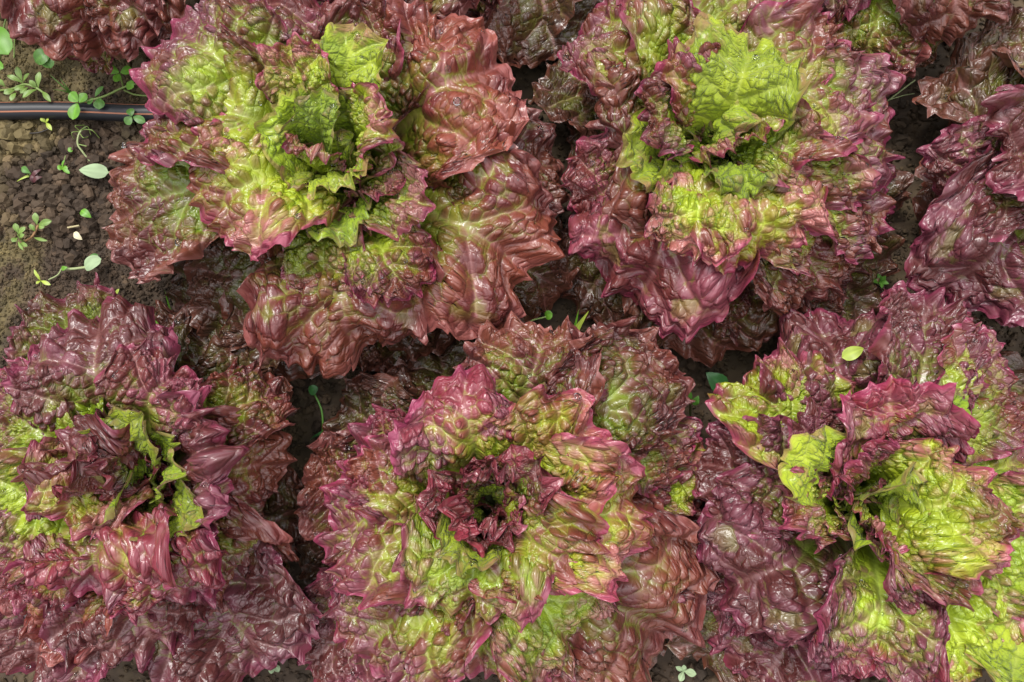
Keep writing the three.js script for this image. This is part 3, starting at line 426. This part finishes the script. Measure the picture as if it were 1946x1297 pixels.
weed('red_leaf_scrap', 'crumpled dark red leaf scrap on the soil', 'leaf', 66, 335, (o) => { for (const [a, b, c, d] of [[60, 340, 78, 322], [66, 348, 58, 332], [72, 342, 66, 326], [62, 346, 80, 336]]) weedLeaf(o, GM.wine, 'ovate', 10, a, b, .005, c, d, .007, .3); });
weed('seedling', 'small green seedling left of the fallen pale leaf', 'seedling', 118, 322, (o) => { for (const [c, d, w] of [[108, 320, 12], [128, 322, 10], [122, 304, 5], [132, 330, 8]]) weedLeaf(o, GM.bright, 'round', w, 118, 318, .005, c, d, .007); stalk(o, GM.stalk, .4, 118, 322, 0, 118, 318, .005, 124, 296, .004); });
weed('purslane_sprig', 'purslane sprout with a pinkish stem on the open soil at left', 'weed', 48, 458, (o) => { for (const [a, b, c, d, w] of [[34, 444, 28, 424, 12], [34, 446, 48, 432, 12], [32, 452, 22, 460, 11], [36, 452, 46, 446, 10], [38, 462, 52, 468, 9], [70, 428, 66, 404, 13], [72, 428, 98, 420, 14], [66, 440, 56, 426, 10], [72, 430, 84, 432, 11], [64, 452, 90, 458, 7], [34, 458, 44, 476, 6]]) weedLeaf(o, GM.purslane, 'spat', w, a, b, .009, c, d, .012); stalk(o, green(.36, .2, .09), .9, 48, 458, 0, 62, 448, .006, 72, 428, .010); stalk(o, GM.stalk, .7, 46, 462, 0, 36, 452, .006, 33, 444, .009); });
weed('leaf_scrap', 'small green leaf scrap on soil left of the largest plant', 'leaf', 162, 408, (o) => { weedLeaf(o, GM.bright, 'ovate', 16, 153, 400, .005, 173, 414, .005, .2); });
weed('leaf_scrap', 'cream coloured leaf scrap lying on dark soil', 'leaf', 148, 450, (o) => { weedLeaf(o, GM.cream, 'ovate', 13, 140, 442, .006, 156, 456, .006, .25); });
weed('twig', 'short reddish twig on the soil', 'twig', 138, 432, (o) => { stalk(o, GM.straw, .8, 128, 433, .004, 150, 429, .005); });
weed('wilted_weed', 'limp uprooted seedling with a pale folded leaf and long stalk', 'weed', 150, 512, (o) => { weedLeaf(o, GM.pale, 'round', 28, 160, 510, .006, 192, 492, .010, .22); weedLeaf(o, GM.mid, 'round', 14, 172, 496, .006, 186, 484, .009, .3); weedLeaf(o, GM.bright, 'ovate', 9, 116, 512, .006, 128, 508, .008); stalk(o, GM.stalkPale, 1.1, 164, 508, .006, 140, 511, .005, 116, 512, .005); stalk(o, GM.stalkPale, .6, 116, 512, .005, 110, 522, .004, 92, 532, .002); });
weed('seedling', 'spindly seedling beside the lower left plant', 'seedling', 78, 546, (o) => { for (const [c, d, w] of [[64, 512, 6], [70, 520, 6], [96, 542, 8], [68, 540, 7]]) weedLeaf(o, GM.yellow, 'spat', w, 77, 534, .006, c, d, .009); stalk(o, GM.stalk, .5, 78, 546, 0, 77, 534, .006); });
weed('root_thread', 'dark thin root lying across the crusted soil', 'root', 40, 256, (o) => { stalk(o, GM.root, .6, -6, 272, .003, 14, 260, .004, 46, 254, .004, 74, 252, .004, 92, 245, .003); });
weed('seedling', 'bright pale seedling above the lower left plant', 'seedling', 220, 568, (o) => { for (const [c, d, w] of [[212, 556, 6], [226, 549, 7], [234, 564, 6], [210, 576, 5], [222, 560, 6]]) weedLeaf(o, GM.yellow, 'spat', w, 219, 564, .008, c, d, .012); stalk(o, GM.stalk, .5, 220, 572, 0, 219, 562, .008); });
weed('seedling', 'single yellow-green sprout on soil near the largest plant', 'seedling', 290, 526, (o) => { weedLeaf(o, GM.yellow, 'spat', 9, 292, 518, .004, 286, 530, .006); weedLeaf(o, GM.yellow, 'spat', 7, 292, 518, .004, 300, 524, .005); });
weed('weed_leaf', 'smooth bright green leaf poking out beside the lower left plant', 'leaf', 300, 632, (o) => { weedLeaf(o, GM.bright, 'tooth', 26, 256, 598, .05, 312, 634, .045, .1); stalk(o, GM.stalk, .9, 300, 640, 0, 270, 620, .03, 257, 599, .05); });
weed('grass_tuft', 'two grass blades between the upper left and lower left plants', 'grass', 330, 606, (o) => { for (const [c, d] of [[312, 550], [338, 572], [310, 606]]) weedLeaf(o, GM.bright, 'blade', 6, 330, 606, .004, c, d, .022, .08); });
weed('weed_stalk', 'tall weed stalk rising in the dark gap left of the lower middle plant', 'weed', 608, 872, (o) => { stalk(o, GM.mid, .8, 606, 874, 0, 613, 820, .03, 611, 780, .035, 594, 742, .035); weedLeaf(o, GM.deep, 'round', 20, 588, 748, .036, 604, 736, .04); weedLeaf(o, GM.deep, 'spat', 22, 606, 858, .02, 616, 880, .022); weedLeaf(o, GM.mid, 'blade', 16, 608, 872, .006, 596, 900, .02); weedLeaf(o, GM.mid, 'blade', 14, 606, 872, .006, 582, 884, .018); weedLeaf(o, GM.deep, 'blade', 6, 613, 822, .03, 588, 838, .02); });
weed('seedling', 'small bright sprout low in the gap beside maroon leaves', 'seedling', 540, 806, (o) => { for (const [c, d, w] of [[532, 800, 8], [546, 796, 8], [548, 806, 7]]) weedLeaf(o, GM.bright, 'spat', w, 538, 808, .03, c, d, .034); stalk(o, GM.stalk, .5, 538, 818, 0, 538, 808, .03); });
weed('broadleaf_weed', 'weed with a smooth oval leaf in the gap between the three central plants', 'weed', 968, 614, (o) => { weedLeaf(o, GM.bright, 'ovate', 20, 974, 612, .04, 944, 626, .042); stalk(o, GM.stalk, .8, 1000, 620, 0, 984, 612, .03, 964, 596, .04); weedLeaf(o, GM.mid, 'ovate', 20, 968, 598, .04, 976, 576, .043); weedLeaf(o, GM.bright, 'round', 18, 1036, 602, .03, 1050, 596, .034); stalk(o, GM.stalk, .7, 968, 640, .0, 1000, 632, .02, 1004, 613, .03, 1040, 602, .03); weedLeaf(o, GM.bright, 'tooth', 14, 966, 674, .02, 992, 662, .026); });
weed('grass_tuft', 'broad grass blade standing between two plants above the lower middle one', 'grass', 1094, 632, (o) => { weedLeaf(o, GM.yellow, 'blade', 16, 1090, 636, .03, 1120, 590, .05, .05); weedLeaf(o, GM.bright, 'blade', 8, 1090, 636, .03, 1100, 588, .045, .05); stalk(o, GM.stalk, .7, 1092, 648, 0, 1090, 634, .032); });
weed('broadleaf_weed', 'curled green weed leaf in the gap right of the lower middle plant', 'weed', 1306, 770, (o) => { weedLeaf(o, GM.mid, 'round', 34, 1276, 738, .04, 1314, 764, .04, .3); weedLeaf(o, GM.mid, 'tooth', 14, 1318, 770, .02, 1328, 752, .024); stalk(o, GM.stalk, .9, 1312, 790, 0, 1312, 766, .04); });
weed('nettle_leaf', 'toothed dark green nettle-like leaf in the gap left of the lower right plant', 'weed', 1366, 742, (o) => { weedLeaf(o, GM.deep, 'tooth', 36, 1380, 742, .035, 1342, 708, .04, .1); stalk(o, GM.stalk, .8, 1376, 756, 0, 1380, 742, .035); });
weed('broadleaf_weed', 'small weed sprouting in the dark gap beside the right edge plant', 'weed', 1672, 540, (o) => { for (const [c, d, w] of [[1655, 534, 12], [1668, 520, 12], [1684, 524, 12], [1690, 540, 12], [1676, 548, 12]]) weedLeaf(o, GM.mid, 'ovate', w, 1672, 536, .02, c, d, .026); stalk(o, GM.stalk, .6, 1672, 542, 0, 1672, 536, .02); });
weed('weed_leaf', 'single pale green leaf resting on maroon leaves of the lower right plant', 'leaf', 1620, 668, (o) => { weedLeaf(o, GM.yellow, 'ovate', 26, 1600, 680, .098, 1642, 662, .1, .2); });
weed('grass_tuft', 'thin forked grass stem in the dark gap near the top right', 'grass', 1660, 218, (o) => { stalk(o, GM.stalkPale, .6, 1650, 222, .004, 1690, 190, .03, 1740, 152, .035); stalk(o, GM.stalkPale, .4, 1690, 190, .03, 1716, 182, .03, 1738, 178, .02); });
weed('seedling', 'pale two-leaved seedling on the soil at the bottom edge, left of middle', 'seedling', 520, 1270, (o) => { weedLeaf(o, GM.pale, 'spat', 12, 518, 1262, .008, 515, 1282, .01); weedLeaf(o, GM.pale, 'spat', 12, 522, 1262, .008, 530, 1278, .01); stalk(o, GM.stalkPale, .5, 520, 1266, 0, 520, 1262, .008); });
weed('grass_tuft', 'green blades at the bottom edge below maroon leaves', 'grass', 432, 1310, (o) => { for (const [c, d] of [[408, 1290], [424, 1286], [440, 1288], [450, 1292]]) weedLeaf(o, GM.mid, 'blade', 9, 432, 1312, .002, c, d, .02); });
weed('seedling', 'pale green seedling at the bottom edge, right of the lower middle plant', 'seedling', 1298, 1282, (o) => { for (const [c, d, w] of [[1324, 1282, 15], [1292, 1296, 13], [1300, 1264, 10], [1284, 1268, 9]]) weedLeaf(o, GM.pale, 'spat', w, 1299, 1276, .012, c, d, .016); stalk(o, GM.stalkPale, .6, 1298, 1286, 0, 1299, 1276, .012); });
weed('petal', 'lilac petal lying on the bottom edge leaves, left of middle', 'petal', 512, 1226, (o) => { weedLeaf(o, GM.violet, 'ovate', 9, 498, 1228, .062, 524, 1223, .063, .1); });
weed('petal', 'tiny violet petal caught between the two lower plants at left', 'petal', 591, 988, (o) => { weedLeaf(o, GM.violet, 'round', 9, 587, 990, .052, 596, 986, .053, .1); });
console.log('leaf triangles', tris);
renderer.render(scene, camera);
